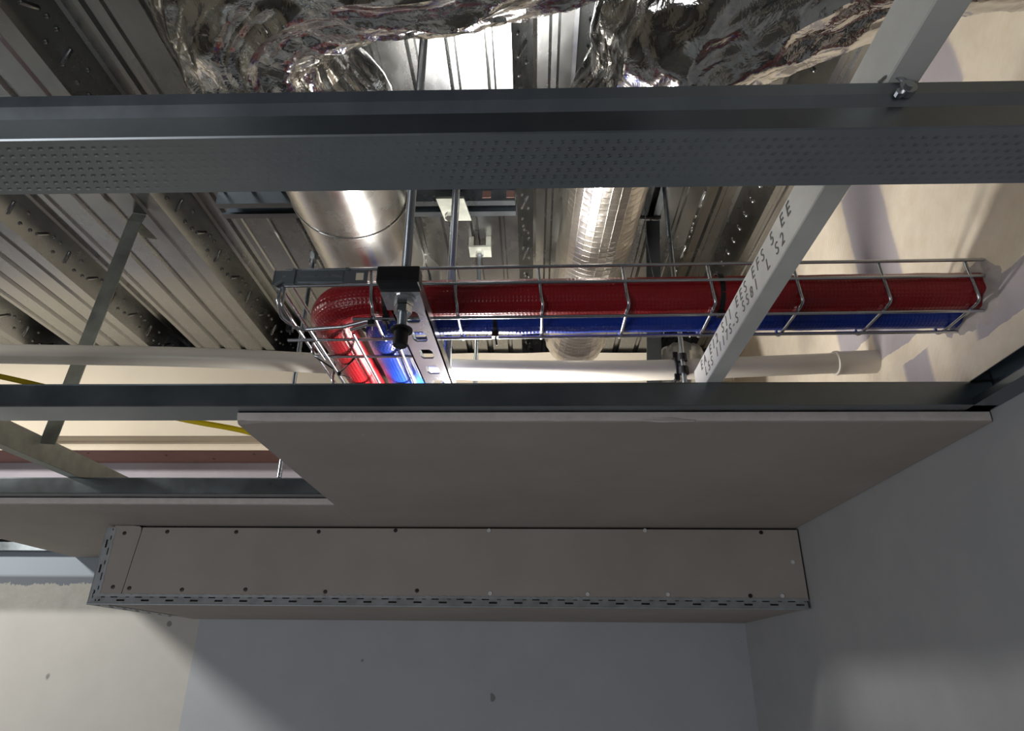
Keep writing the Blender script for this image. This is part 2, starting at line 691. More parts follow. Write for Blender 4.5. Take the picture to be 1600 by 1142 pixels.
def screw_mesh(dark):
    s = MB()
    r = 0.0037
    seg = 14
    prof = [(r, 0.0), (r * 0.92, 0.0009), (r * 0.55, 0.0011), (r * 0.42, 0.0003), (0.0, 0.0002)]
    vs = []
    for (rr, hh) in prof[:-1]:
        for k in range(seg):
            a = 2 * math.pi * k / seg
            vs.append((rr * math.cos(a), -hh, rr * math.sin(a)))
    vs.append((0, -prof[-1][1], 0))
    fs = []
    for i in range(len(prof) - 2):
        for k in range(seg):
            fs.append((i * seg + k, i * seg + (k + 1) % seg, (i + 1) * seg + (k + 1) % seg, (i + 1) * seg + k))
    c = (len(prof) - 1) * seg
    for k in range(seg):
        fs.append(((len(prof) - 2) * seg + k, (len(prof) - 2) * seg + (k + 1) % seg, c))
    s.add(vs, fs)
    return s.mesh('screw_head', M['screw_dark'] if dark else M['screw_bright'], True, 50)


M['screw_bright'] = mat_metal('white_zinc_screw', (236, 238, 240), 0.4, 0.05, metal=0.25)
scr_dark, scr_bright = screw_mesh(True), screw_mesh(False)
for (x, yy) in ((-1.12, 1.60), (-0.93, 1.62), (-0.82, 1.65), (-0.70, 1.61), (-0.56, 1.64)):
    o = link('screw', scr_dark, bb)
    o.matrix_world = Matrix.Translation((x, yy, 0.4905)) @ Matrix.Rotation(math.radians(90), 4, 'X')

# ------------------------------------------------------------------ ceiling channels
BEAM = [(0.003, 0.0275), (0.0, 0.0262), (-0.0035, 0.0268), (-0.0035, 0.0205), (0.0, 0.0185), (0.0, 0.0135), (0.0012, 0.0010), (0.0, 0.0)]


def channel(name, label, y0, x0, x1, bottom_mat, flare=True):
    """hat of rolled steel, open at the top: near side, underside, far side"""
    t = thing(name, label, 'ceiling channel', (0, y0, ZC))
    m = MB()
    W_, H_ = 0.046, 0.027
    if flare:
        near = [(0.006, H_), (-0.0046, H_), (-0.0026, 0.0212), (-0.0031, 0.0207), (0.0, 0.0145), (0.0, 0.0008), (0.0008, 0.0)]
    else:
        near = [(0.006, H_), (0.0, H_), (-0.0004, H_ - 0.002), (0.0, 0.0008), (0.0008, 0.0)]
    far = [(W_ - a, b) for a, b in reversed(near)]
    pts = [(y0 + a, ZC + b) for a, b in near + far]
    m.ribbon(pts, 0.0007, 0, x0, x1)
    o = m.build('rail', bottom_mat, t)
    return t


c1 = channel('ceiling_channel', 'broad dimpled steel ceiling channel crossing the whole picture nearest the viewer', 0.273, -1.2, XW - 0.002, M['dimpled'])
c2 = channel('ceiling_channel', 'middle steel ceiling channel along the front edge of the large ceiling board', 0.676, -1.9, XW - 0.003, M['zinc'], False)
c3 = channel('ceiling_channel', 'short-looking dark steel ceiling channel at left, above the far ceiling board', 1.075, -2.4, XW - 0.003, M['zinc'], False)
for c, y0 in ((c1, 0.273),):
    # dimples need the channel's own coordinates
    o = c.children[0]
    for v in o.data.vertices:
        v.co.y -= y0
    o.location.y += y0

pr = thing('perimeter_channel', 'dark steel edge channel screwed along the right wall', 'wall channel', (XW, 0.5, ZC))
m = MB()
m.ribbon([(XW - 0.028, ZC + 0.0075), (XW - 0.028, ZC), (XW - 0.001, ZC), (XW - 0.001, ZC + 0.0285), (XW - 0.024, ZC + 0.0285)], 0.0007, 1, -0.4, YB - 0.002)
m.build('rail', M['zinc'], pr)
pb = thing('perimeter_channel', 'steel edge channel on the back wall at far left, beyond the board end', 'wall channel', (-1.5, YB, ZC))
m = MB()
m.ribbon([(YB - 0.028, ZC + 0.02), (YB - 0.028, ZC), (YB - 0.001, ZC), (YB - 0.001, ZC + 0.0285), (YB - 0.024, ZC + 0.0285)], 0.0007, 0, -2.6, -0.02)
m.build('rail', M['zinc'], pb)
# fix screws through the channel ends
ct = thing('cross_channel', 'pale printed steel channel lying across the near channels at right', 'cross channel', (0.2, 0.4, 0.2875))
m = MB()
zz = 0.2875
m.ribbon([(0.199, zz + 0.0325), (0.1895, zz + 0.0325), (0.1895, zz + 0.0008), (0.1903, zz), (0.2062, zz), (0.207, zz + 0.0008), (0.207, zz + 0.010)], 0.0006, 1, -0.25, 0.722)
m.build('rail', M['zinc_mottled'], ct)
cn = MB()
# wire clip and screw joining it to the near channel
cn.tube(fillet([(0.200, 0.2685, 0.2815), (0.196, 0.2655, 0.2870), (0.190, 0.2665, 0.2905), (0.188, 0.272, 0.291)], 0.003), 0.0011, 8)
cn.tube([(0.1985, 0.2655, 0.2815), (0.1985, 0.2695, 0.2815)], 0.0045, 12)
cn.tube([(0.1985, 0.2640, 0.2815), (0.1985, 0.2660, 0.2815)], 0.0024, 6)
cn.tube([(0.1940, 0.2665, 0.2790), (0.1940, 0.2695, 0.2790)], 0.0022, 8)
cn.build('connector', M['zinc_bright'], ct, True)
cl = thing('cross_channel', 'stained steel channel lying across the grid at far left below the hanger strap', 'cross channel', (-0.77, 0.9, 0.2875))
m = MB()
m.ribbon([(-0.770, zz + 0.036), (-0.757, zz + 0.036), (-0.757, zz + 0.0006), (-0.7576, zz), (-0.776, zz), (-0.777, zz + 0.0006), (-0.777, zz + 0.006)], -0.0006, 1, -0.25, 1.34)
m.build('rail', M['stained'], cl)


def text_mesh(name, body, size, mat, parent, origin, xdir, ydir, extrude=0.0002, space=1.0):
    cu = bpy.data.curves.new(name, 'FONT')
    cu.body = body
    cu.size = size
    cu.space_character = space
    cu.extrude = extrude
    o = bpy.data.objects.new(name, cu)
    col.objects.link(o)
    dg = bpy.context.evaluated_depsgraph_get()
    me = bpy.data.meshes.new_from_object(o.evaluated_get(dg))
    bpy.data.objects.remove(o)
    me.materials.clear()
    me.materials.append(mat)
    X, Y = Vector(xdir).normalized(), Vector(ydir).normalized()
    Z = X.cross(Y).normalized()
    mw = Matrix(((X.x, Y.x, Z.x, origin[0]), (X.y, Y.y, Z.y, origin[1]), (X.z, Y.z, Z.z, origin[2]), (0, 0, 0, 1)))
    me.transform(mw)
    return tag(link(name, me, parent), kind='stuff')


text_mesh('printed_text', 'EA E12 S11 EES EFS 5 EE', 0.0155, M['print'], ct, (0.1893, 0.690, zz + 0.0195), (0, -1, 0), (0, 0, 1), space=1.75)
text_mesh('printed_text', 'L5S 1117S-S SS81  L S2', 0.0150, M['print'], ct, (0.1893, 0.675, zz + 0.0065), (0, -1, 0), (0, 0, 1), space=1.7)

text_mesh('printed_text', 'S1', 0.0150, M['print'], ct, (0.1893, 0.330, zz + 0.0065), (0, -1, 0), (0, 0, 1))

# ------------------------------------------------------------------ ceiling boards


def sheet(name, label, x0, x1, y0, y1, seed):
    t = thing(name, label, 'ceiling board', ((x0 + x1) / 2, (y0 + y1) / 2, ZB))
    m = MB()
    nx = int((x1 - x0) / 0.006)
    hi, lo = ZC - 0.0006, ZB
    rows = []
    # cross-section along the front edge: underside back, underside front, paper fold, core face, top
    for i in range(nx + 1):
        x = x0 + (x1 - x0) * i / nx
        nn = noise.noise(Vector((x * 45, seed, 0)))
        n2 = noise.noise(Vector((x * 160, seed + 4, 0)))
        chip = max(0.0, noise.noise(Vector((x * 9, seed + 9, 0))) - 0.30) * 0.010
        if seed == 1 and x < x0 + 0.05:
            k_ = 1 - (x - x0) / 0.05
            chip += 0.0060 * k_ * k_ * (0.5 + 1.1 * abs(n2)) + 0.0016 * k_ * nn
        if seed == 2:
            chip += 0.0010 * (0.5 + 0.5 * n2) + 0.0010 * max(0.0, nn)
        chip = max(0.0, chip)
        r = 0.0012 + 0.0006 * nn + chip * 0.5
        rows.append([(x, y1, lo), (x, y0 + 0.004 + chip, lo), (x, y0 + r + chip, lo), (x, y0 + 0.0003 + 0.0008 * n2 + chip * 0.7, lo + r),
                     (x, y0 + 0.0006 * n2 + chip * 0.4, lo + 0.006), (x, y0 + 0.0006 * nn, hi - 0.001), (x, y0 + 0.0012, hi), (x, y1, hi)])
    vs = [p for r in rows for p in r]
    k = len(rows[0])
    fs, mi = [], []
    for i in range(nx):
        for j in range(k):
            j2 = (j + 1) % k
            fs.append((i * k + j, i * k + j2, (i + 1) * k + j2, (i + 1) * k + j))
            mi.append(1 if j in (3, 4, 5) else 0)
    fs.append(tuple(range(k)))
    mi.append(1)
    fs.append(tuple(nx * k + j for j in range(k)))
    mi.append(1)
    m.add(vs, fs)
    m.mi = mi
    m.build('board', [M['board'], M['core']], t, True, 35)
    return t


s1 = sheet('plasterboard_sheet', 'large grey plasterboard sheet fixed under the channels, its cut edge facing the viewer', -0.328, XW - 0.003, 0.692, YB - 0.002, 1)
s2 = sheet('plasterboard_sheet', 'plasterboard sheet at left beyond the large one, with a bright cut edge', -1.140, -0.3286, 1.100, YB - 0.002, 2)
# torn flap of paper on the large sheet's edge
m = MB()
m.add([(0.118, 0.6915, ZB + 0.0018), (0.140, 0.6890, ZB - 0.0006), (0.176, 0.6905, ZB + 0.0006), (0.150, 0.6908, ZB + 0.0042), (0.126, 0.6912, ZB + 0.0036),
       (0.118, 0.6921, ZB + 0.0014), (0.140, 0.6900, ZB - 0.0014), (0.176, 0.6915, ZB + 0.0001)],
      [(0, 1, 3, 4), (1, 2, 3), (0, 5, 6, 1), (1, 6, 7, 2)])
m.build('torn_paper', M['core'], s1)

# ------------------------------------------------------------------ boxing (bulkhead) under the boards
YF, XL, ZL = 1.275, -0.812, 0.106
bk = thing('bulkhead_box', 'grey plasterboard boxing with screw heads and metal corner beads under the ceiling', 'bulkhead', (-0.15, 1.5, ZL))
zt = ZB - 0.0045
m = MB()
m.prism([(-0.7560, ZL + 0.0125), (XW - 0.004, ZL + 0.0125), (XW - 0.004, zt), (-0.7450, zt), (-0.7455, zt - 0.012), (-0.7472, ZL + 0.11)], 1, YF, YF + 0.0125)
m.build('face_board', M['board'], bk)
m = MB()
m.prism([(XL + 0.0125, ZL + 0.0125), (-0.7572, ZL + 0.0125), (-0.7484, ZL + 0.11), (-0.7466, zt - 0.010), (-0.7475, zt - 0.001), (-0.752, zt + 0.0022), (-0.765, zt + 0.0032), (XL + 0.0125, zt + 0.0032)], 1, YF - 0.0004, YF + 0.0125)
m.build('face_board', M['board'], bk)
m = MB()
m.box((XL, YF + 0.0127, ZL), (XW - 0.002, YB - 0.001, ZL + 0.0125))
m.build('bottom_board', M['board'], bk)
m = MB()
m.box((XL, YF + 0.0127, ZL + 0.0127), (XL + 0.0125, YB - 0.001, zt))
m.build('side_board', M['board'], bk)
for x, z, b in ((-0.696, 0.235, 0), (-0.563, 0.235, 0), (-0.405, 0.236, 0), (-0.259, 0.239, 0), (-0.778, 0.232, 0), (-0.775, 0.134, 0),
                (-0.744, 0.132, 0), (-0.645, 0.130, 0), (-0.527, 0.131, 0), (-0.379, 0.128, 0), (-0.211, 0.131, 0), (-0.082, 0.240, 1),
                (0.210, 0.241, 1), (-0.077, 0.1275, 1), (0.099, 0.127, 1), (0.243, 0.1275, 1), (0.424, 0.238, 0), (0.474, 0.185, 1),
                (0.389, 0.126, 0), (0.446, 0.1265, 1)):
    o = link('screw', scr_bright if b else scr_dark, bk)
    o.location = (x, YF - 0.0004, z)


def bead_strip(L, wdt, seed, end_full=0.03):
    """perforated metal leaf: cells in (u along, v across), with real slots left open; wavy outer edge"""
    us = []
    u = 0.0
    pitch = 0.0455
    cells = []
    k = 0
    while u < L - 1e-6:
        a = [(0.0, 0.008), (0.008, 0.0228), (0.0228, 0.0300), (0.0300, 0.0378), (0.0378, 0.0455)]
        for q, (s0, s1) in enumerate(a):
            if u + s0 < L:
                cells.append((u + s0, min(L, u + s1), q))
        u += pitch
    vrow = [0.0, 0.0034, 0.0066, 0.0096, 0.0116, wdt]
    vs, fs = [], []
    idx = {}

    def vid(uu, vv, edge):
        key = (round(uu, 5), round(vv, 5))
        if key not in idx:
            v2 = vv
            if edge:
                v2 += 0.0018 * noise.noise(Vector((uu * 120, seed, 0))) - 0.0012 * (1 if math.sin(uu * 420) > 0.5 else 0)
            idx[key] = len(vs)
            vs.append((uu, v2))
        return idx[key]
    for (a, b, q) in cells:
        steps = 3
        for s in range(steps):
            u0, u1 = a + (b - a) * s / steps, a + (b - a) * (s + 1) / steps
            for r in range(5):
                hole = (r == 1 and q == 1) or (r == 3 and q in (0, 2) and s != 9) or (r == 3 and q == 4 and s > 0)
                if hole:
                    continue
                fs.append((vid(u0, vrow[r], False), vid(u1, vrow[r], False), vid(u1, vrow[r + 1], r == 4), vid(u0, vrow[r + 1], r == 4)))
    return vs, fs


def bead(name, o, du, d1, d2, n1, n2, L, w1, w2, seed):
    """corner bead: nose line from o along du; two leaves along d1 and d2, lifted along n1 and n2"""
    o, du, d1, d2, n1, n2 = [Vector(q) for q in (o, du, d1, d2, n1, n2)]
    m = MB()
    for (d, nn, wd) in ((d1, n1, w1), (d2, n2, w2)):
        vs, fs = bead_strip(L, wd, seed)
        up_, dn = [], []
        for (u, v) in vs:
            lift = 0.0030 - 0.0022 * min(1.0, max(0.0, v) / 0.012)
            p = o + du * u + d * v + nn * lift
            up_.append(p)
        k = len(up_)
        dn = [p - nn * 0.0004 for p in up_]
        m.add(up_ + dn, list(fs) + [tuple(k + i for i in reversed(f)) for f in fs])
    # rounded nose
    c = o + (n1 + n2) * 0.0012
    m.tube([c, c + du * L], 0.0021, 8)
    return m.build(name, M['bead'], bk)


bead('corner_bead', (XL - 0.003, YF, ZL), (1, 0, 0), (0, 0, 1), (0, 1, 0), (0, -1, 0), (0, 0, -1), XW - 0.004 - XL, 0.0165, 0.0150, 1)
bead('corner_bead', (XL, YF, ZL), (0, 0, 1), (1, 0, 0), (0, 1, 0), (0, -1, 0), (-1, 0, 0), zt - ZL, 0.0165, 0.020, 2)
bead('corner_bead', (XL, YF + 0.004, ZL), (0, 1, 0), (1, 0, 0), (0, 0, 1), (0, 0, -1), (-1, 0, 0), 0.30, 0.015, 0.018, 3)

# ------------------------------------------------------------------ insulated pipes
TZ = 0.3575


def tz(x):
    return TZ + 0.009 * (x + 0.28)


def sheath(name, label, path, r, mat, seed, r2=0.006):
    P = dense(path, 0.006)
    m = MB()

    def d(i, j, p, nr):
        return 0.0007 * noise.noise(p * 30 + Vector((seed, 0, 0))) + 0.0004 * noise.noise(p * 110)
    # the sleeve is stuffed thicker round the bend and along the arm that turns off
    R = [r + r2 * max(0.0, min(1.0, (q.y - P[0].y + 0.02) / 0.06)) for q in P]
    m.tube(P, R, 28, True, 0, d)
    o = m.build(name, mat, None, True, 60)
    return tag(o, label, 'pipe')


rr, rb = 0.0195, 0.0195
red_path = fillet([(XW + 0.02, 0.6585, tz(XW) + 0.0235), (-0.10, 0.6585, tz(-0.1) + 0.0235), (-0.240, 0.6585, tz(-0.247) + 0.0245), (-0.240, 0.80, tz(-0.247) + 0.0275), (-0.238, 1.10, TZ + 0.0275)], 0.062, 14)
blue_path = fillet([(XW + 0.02, 0.6995, tz(XW) + 0.0235), (-0.05, 0.6995, tz(-0.05) + 0.0235), (-0.182, 0.6995, tz(-0.18) + 0.0245), (-0.182, 0.82, tz(-0.18) + 0.0275), (-0.177, 1.10, TZ + 0.0275)], 0.05, 14)
sheath('insulated_pipe', 'red sheathed insulated pipe lying in the wire tray', red_path, rr, M['red'], 1)
sheath('insulated_pipe', 'blue sheathed insulated pipe lying in the wire tray behind the red one', blue_path, rb, M['blue'], 5)

# mortar round the pipe ends in the wall
m = MB()
vs, fs = [], []
ny, nz = 26, 20
for j in range(nz + 1):
    for i in range(ny + 1):
        yy = 0.612 + 0.135 * i / ny
        z = 0.345 + 0.09 * j / nz
        d = ((yy - 0.675) / 0.066) ** 2 + ((z - 0.388) / 0.043) ** 2
        h = max(0.0, 1.0 - d + 0.5 * noise.noise(Vector((yy * 60, z * 60, 2)))) * 0.012 - 0.0035
        vs.append((XW - max(h, -0.001), yy, z))
for j in range(nz):
    for i in range(ny):
        a = j * (ny + 1) + i
        fs.append((a, a + 1, a + ny + 2, a + ny + 1))
m.add(vs, fs)
M['mortar'] = mat_matte('grey_mortar', (176, 168, 164), 0.9, 0.12, 50, 0.6, 160)
o = m.build('mortar_patch', M['mortar'], None, True, 80)
tag(o, 'rough grey mortar smeared round the pipe ends on the right wall', 'mortar')

# ------------------------------------------------------------------ wire tray
tray = thing('wire_tray', 'zinc wire mesh cable tray carrying the red and blue pipes', 'cable tray', (0.1, 0.68, TZ))
WR = 0.0019
YN, YFAR = 0.637, 0.7215


def rail(pts, r=WR, name='long_wire', fil=0.004, mat=None):
    m = MB()
    m.tube(fillet(pts, fil, 4) if len(pts) > 2 else pts, r, 10)
    return m.build(name, mat or M['wire'], tray, True, 60)


x0, x1 = -0.276, XW + 0.005
for (yy, dz, xa) in ((YN - 0.003, 0.0495, x0), (YN - 0.003, 0.029, x0), (0.6555, -0.002, -0.20), (0.7055, -0.002, -0.29), (YFAR + 0.003, 0.029, -0.19), (YFAR + 0.003, 0.0495, -0.19)):
    rail([(xa, yy, tz(xa) + dz), (x1, yy, tz(x1) + dz)])
cx = [-0.176 + 0.0936 * k for k in range(8)]
for k, x in enumerate(cx):
    z = tz(x)
    rail([(x - 0.004, YN, z + 0.0515), (x - 0.001, YN, z + 0.012), (x + 0.001, YN + 0.002, z + 0.0035), (x, YN + 0.008, z + 0.0005), (x, 0.713, z + 0.0005), (x, YFAR, z + 0.004), (x, YFAR, z + 0.0515)], name='cross_wire')
# arm of the tray that turns off in depth at the left end
for (xx, z, ya, yb) in ((-0.2795, TZ + 0.029, YN, 1.12), (-0.2795, TZ + 0.0495, YN + 0.01, 1.12), (-0.2795, TZ + 0.012, 0.660, 1.12), (-0.256, TZ - 0.002, 0.676, 1.12), (-0.208, TZ - 0.002, 0.690, 1.12), (-0.160, TZ - 0.002, 0.73, 1.12)):
    rail([(xx, ya, z), (xx, yb, z)])
for yy in (0.757, 0.85, 0.944, 1.037):
    rail([(-0.2775, yy, TZ + 0.0515), (-0.2775, yy, TZ + 0.006), (-0.272, yy, TZ + 0.0005), (-0.150, yy, TZ + 0.0005)], name='cross_wire')
# corner wires at the turn
rail([(-0.279, YN, TZ + 0.046), (-0.2805, YN, TZ + 0.012), (-0.279, 0.650, TZ - 0.001), (-0.270, 0.672, TZ - 0.003), (-0.262, 0.677, TZ - 0.003), (-0.213, 0.670, TZ - 0.003), (-0.205, 0.669, TZ - 0.001)], 0.0022, 'corner_wire')
rail([(-0.274, YN - 0.002, TZ + 0.03), (-0.275, YN, TZ + 0.006), (-0.272, 0.660, TZ)], 0.0019, 'corner_wire')
rail([(-0.207, 0.6755, TZ - 0.004), (-0.176, 0.659, TZ - 0.003)], 0.0021, 'corner_wire', mat=M['rod'])
rail([(-0.213, 0.668, TZ - 0.004), (-0.176, 0.656, TZ - 0.001)], 0.0021, 'corner_wire', mat=M['rod'])
rail([(-0.262, 0.711, TZ - 0.002), (-0.262, 0.760, TZ - 0.002)], 0.0017, 'corner_wire')
# joint plate with raised fields and stamped marks
m = MB()
m.box((-0.2860, YN - 0.0075, TZ + 0.0295), (-0.1815, YN - 0.0062, TZ + 0.0465))
m.box((-0.2870, YN - 0.0075, TZ + 0.0280), (-0.2855, YN + 0.006, TZ + 0.0470))
m.build('splice_plate', M['rod'], tray)
m = MB()
m.box((-0.2585, YN - 0.0090, TZ + 0.0310), (-0.2085, YN - 0.0074, TZ + 0.0450))
m.box((-0.2660, YN - 0.0095, TZ + 0.0285), (-0.2625, YN - 0.0060, TZ + 0.0485))
m.box((-0.2070, YN - 0.0085, TZ + 0.0440), (-0.2030, YN - 0.0060, TZ + 0.0495))
m.build('pressed_field', M['rod'], tray)
text_mesh('stamped_text', 'TUFUEAFUU  TUFUETTUU', 0.0040, M['zinc_bright'], tray, (-0.2570, YN - 0.0092, TZ + 0.0365), (1, 0, 0), (0, 0, 1))
text_mesh('stamped_text', '34', 0.0040, M['zinc_bright'], tray, (-0.2770, YN - 0.0077, TZ + 0.0375), (1, 0, 0), (0, 0, 1))
m = MB()
m.box((-0.1945, YN - 0.0079, TZ + 0.0335), (-0.1860, YN - 0.0074, TZ + 0.0425))
m.build('square_hole', M['cream'], tray)
m = MB()
m.tube([(-0.2790, YN - 0.007, TZ + 0.029), (-0.2790, YN + 0.004, TZ + 0.029)], 0.0045, 12)
m.tube([(-0.2830, YN - 0.009, TZ + 0.026), (-0.2750, YN - 0.009, TZ + 0.032)], 0.0016, 8)
m.build('clamp_bolt', M['rod'], tray, True)


# ------------------------------------------------------------------ cable ties
def tie(label, loop, tail, head, r=0.0013, hs=0.003):
    t = thing('cable_tie', label, 'cable tie', head)
    m = MB()
    m.tube(fillet(loop, 0.004, 4), r, 8)
    m.build('strap', M['black'], t, True)
    m = MB()
    hx, hy, hz = head
    m.box((hx - hs, hy - hs * 0.8, hz - hs), (hx + hs, hy + hs * 0.8, hz + hs))
    m.tube([(hx, hy, hz), tail], 0.0009, 6)
    m.build('head', M['black'], t)
    return t


def band(label, x, yc, z0, z1, wdt, tail=True):
    """flat black strap round a pipe, seen from the front"""
    t = thing('cable_tie', label, 'cable tie', (x, yc, z0))
    rad = 0.0212
    zc = (z0 + z1) / 2
    m = MB()
    N = 24
    vs, fs = [], []
    for i in range(N + 1):
        a = 2 * math.pi * i / N
        for (dx, rr_) in ((-wdt, rad - 0.001), (wdt, rad - 0.001), (wdt, rad + 0.0008), (-wdt, rad + 0.0008)):
            vs.append((x + dx, yc + math.cos(a) * rr_, zc + math.sin(a) * rr_ * (z1 - z0) / (2 * rad)))
    for i in range(N):
        for j in range(4):
            fs.append((i * 4 + j, i * 4 + (j + 1) % 4, (i + 1) * 4 + (j + 1) % 4, (i + 1) * 4 + j))
    m.add(vs, fs)
    m.build('strap', M['black'], t)
    m = MB()
    m.box((x - 0.0038, yc - 0.004, z0 - 0.006), (x + 0.0038, yc + 0.004, z0 + 0.0005))
    if tail:
        m.tube([(x, yc, z0 - 0.004), (x + 0.002, yc + 0.003, z0 - 0.0145)], 0.0012, 6)
    m.build('head', M['black'], t)
    return t


band('black cable tie round the red pipe just left of the strut', -0.163, 0.6585, TZ + 0.002, TZ + 0.0455, 0.0026)
band('black cable tie round the blue pipe right of the strut', -0.043, 0.6995, TZ + 0.003, TZ + 0.0475, 0.0021)
band('black cable tie round the red pipe beside the printed cross channel', 0.209, 0.6585, tz(0.2) + 0.0025, tz(0.2) + 0.0485, 0.0027, False)
tie('small black tie knotted on the tray corner at far left', [(-0.2765, 0.669, TZ - 0.006), (-0.2765, 0.672, TZ + 0.003), (-0.2765, 0.678, TZ - 0.004), (-0.2765, 0.669, TZ - 0.006)], (-0.2765, 0.676, TZ - 0.010), (-0.2765, 0.672, TZ - 0.004), 0.0014, 0.0036)
tie('black tie knotted where the bent wire meets the red pipe', [(-0.179, 0.654, TZ - 0.005), (-0.179, 0.657, TZ + 0.004), (-0.179, 0.663, TZ - 0.002), (-0.179, 0.654, TZ - 0.005)], (-0.181, 0.668, TZ - 0.009), (-0.179, 0.658, TZ - 0.004), 0.0016, 0.0038)
tie('thin black tie crossing under the red pipe at the tray arm', [(-0.276, 0.765, TZ + 0.004), (-0.253, 0.800, TZ - 0.003), (-0.226, 0.770, TZ + 0.004)], (-0.243, 0.812, TZ - 0.005), (-0.253, 0.801, TZ - 0.004), 0.0010, 0.0022)

# ------------------------------------------------------------------ trapeze strut under the tray
st = thing('strut_channel', 'slotted steel strut hung on a rod under the tray, black cap on its near end', 'strut', (-0.128, 0.73, 0.342))
SX0, SX1, SZ0, SZ1 = -0.148, -0.111, 0.3405, 0.3550


def skew(vs):
    return [(x + 0.03 * (yy - 0.56), yy, z) for x, yy, z in vs]


m = MB()
ya, yb = 0.562, 0.868
slots = [0.6235 + 0.0455 * k for k in range(6)]
ycuts = [ya]
for s in slots:
    ycuts += [s - 0.0125, s - 0.0075, s + 0.0075, s + 0.0125]
ycuts.append(yb)
xm = (SX0 + SX1) / 2
# underside with rounded slots: outer strips and bridges
hw, hn = 0.0080, 0.0055
for zb_ in (SZ0,):
    for i in range(len(ycuts) - 1):
        a, b = ycuts[i], ycuts[i + 1]
        kind = i % 4     # 0 bridge, 1 rounding, 2 slot, 3 rounding
        if kind == 0:
            m.box((SX0, a, zb_), (SX1, b, zb_ + 0.002))
        else:
            for sgn in (-1, 1):
                if kind == 2:
                    wa = wb = hw
                elif kind == 1:
                    wa, wb = hn, hw
                else:
                    wa, wb = hw, hn
                xo = SX0 if sgn < 0 else SX1
                vs = [(xm + sgn * wa, a, zb_), (xm + sgn * wb, b, zb_), (xo, b, zb_), (xo, a, zb_)]
                vs += [(p[0], p[1], zb_ + 0.002) for p in vs]
                m.add(vs, [(0, 1, 2, 3), (4, 7, 6, 5), (0, 4, 5, 1), (1, 5, 6, 2), (2, 6, 7, 3), (3, 7, 4, 0)])
m.box((SX0, ya, SZ0), (SX0 + 0.002, yb, SZ1))
m.box((SX1 - 0.002, ya, SZ0), (SX1, yb, SZ1))
m.box((SX0, ya, SZ1 - 0.002), (SX0 + 0.008, yb, SZ1))
m.box((SX1 - 0.008, ya, SZ1 - 0.002), (SX1, yb, SZ1))
m.v = skew(m.v)
m.build('channel', M['zinc_bright'], st)
m = MB()
m.box((SX0 - 0.0025, 0.5500, SZ0 - 0.0005), (SX1 + 0.0025, 0.5680, SZ1 + 0.0030))
o = m.build('end_cap', M['black'], st)
bv = o.modifiers.new('bevel', 'BEVEL')
bv.width = 0.0018
bv.segments = 3
m = MB()
m.box((SX0 - 0.0005, 0.5640, SZ0 - 0.0042), (SX1 + 0.0015, 0.6000, SZ0 - 0.0004))
o = m.build('washer_plate', M['zinc_bright'], st)


def hexnut(m, c, r, h):
    m.prism([(c[0] + r * math.cos(math.pi / 3 * k), c[1] + r * math.sin(math.pi / 3 * k)) for k in range(6)], 2, c[2], c[2] + h)


m = MB()
hexnut(m, (-0.1275, 0.5790, SZ0 - 0.0122), 0.0098, 0.008)
m.tube([(-0.1275, 0.5790, SZ0 - 0.0052), (-0.1275, 0.5790, SZ0 - 0.0043)], 0.0125, 20)
m.build('nut', M['zinc_bright'], st)
m = MB()
hexnut(m, (-0.1275, 0.5790, SZ0 - 0.0200), 0.0090, 0.0072)
m.build('nut', M['zinc_bright'], st)


def rod(name, label, x, y_, z0, z1, r, thread=True, lean=(0, 0)):
    t = thing(name, label, 'threaded rod', (x, y_, z0))
    m = MB()
    L = z1 - z0
    if thread:
        nseg = int(L / 0.00075)
        path = [(x + lean[0] * k / nseg, y_ + lean[1] * k / nseg, z0 + L * k / nseg) for k in range(nseg + 1)]
        m.tube(path, [r * (1.0 if k % 2 else 0.90) for k in range(nseg + 1)], 10)
    else:
        m.tube([(x, y_, z0), (x + lean[0], y_ + lean[1], z1)], r, 10)
    m.build('rod', M['rod'], t, True, 60)
    return t


r1 = rod('threaded_rod', 'thick threaded rod through the near strut end, with a black thread cap', -0.1275, 0.579, 0.2960, ZD - 0.001, 0.0050, True, (-0.004, 0.0))
m = MB()
m.tube([(-0.1275, 0.579, 0.2845), (-0.1275, 0.579, 0.2855), (-0.1275, 0.579, 0.3005), (-0.1275, 0.579, 0.3006), (-0.1275, 0.579, 0.3030)], [0.0062, 0.0072, 0.0074, 0.0110, 0.0110], 18)
m.build('thread_cap', M['black'], r1, True, 40)
r2 = rod('threaded_rod', 'threaded rod dropping from the plate on the deck strut behind the tray', -0.1190, 0.848, 0.330, 0.695, 0.0062)
m = MB()
hexnut(m, (-0.1190, 0.848, 0.330), 0.0098, 0.008)
m.build('nut', M['zinc_bright'], r2)
r3 = rod('threaded_rod', 'bright thin rod clamped to the deck behind the strut, middle of the picture', -0.0975, 1.056, 0.27, 0.722, 0.0038)
m = MB()
m.box((-0.117, 1.040, 0.716), (-0.076, 1.074, 0.7195))
m.box((-0.117, 1.040, 0.7195), (-0.108, 1.074, 0.7395))
m.box((-0.085, 1.040, 0.7195), (-0.076, 1.074, 0.7395))
m.build('deck_clamp', M['stained'], r3)
m = MB()
hexnut(m, (-0.0975, 1.056, 0.707), 0.0075, 0.009)
m.build('nut', M['zinc_bright'], r3)
r4 = rod('threaded_rod', 'thin rod at right carrying the clip of the white pipe', 0.2150, 0.875, 0.30, ZD - 0.001, 0.0036)
r5 = rod('threaded_rod', 'thin rod with a top nut left of the tray corner, reaching the far channel', -0.424, 1.088, 0.290, 0.728, 0.0042)
m = MB()
hexnut(m, (-0.424, 1.088, 0.722), 0.0085, 0.016)
m.tube([(-0.424, 1.088, 0.712), (-0.424, 1.088, 0.722)], 0.0068, 12)
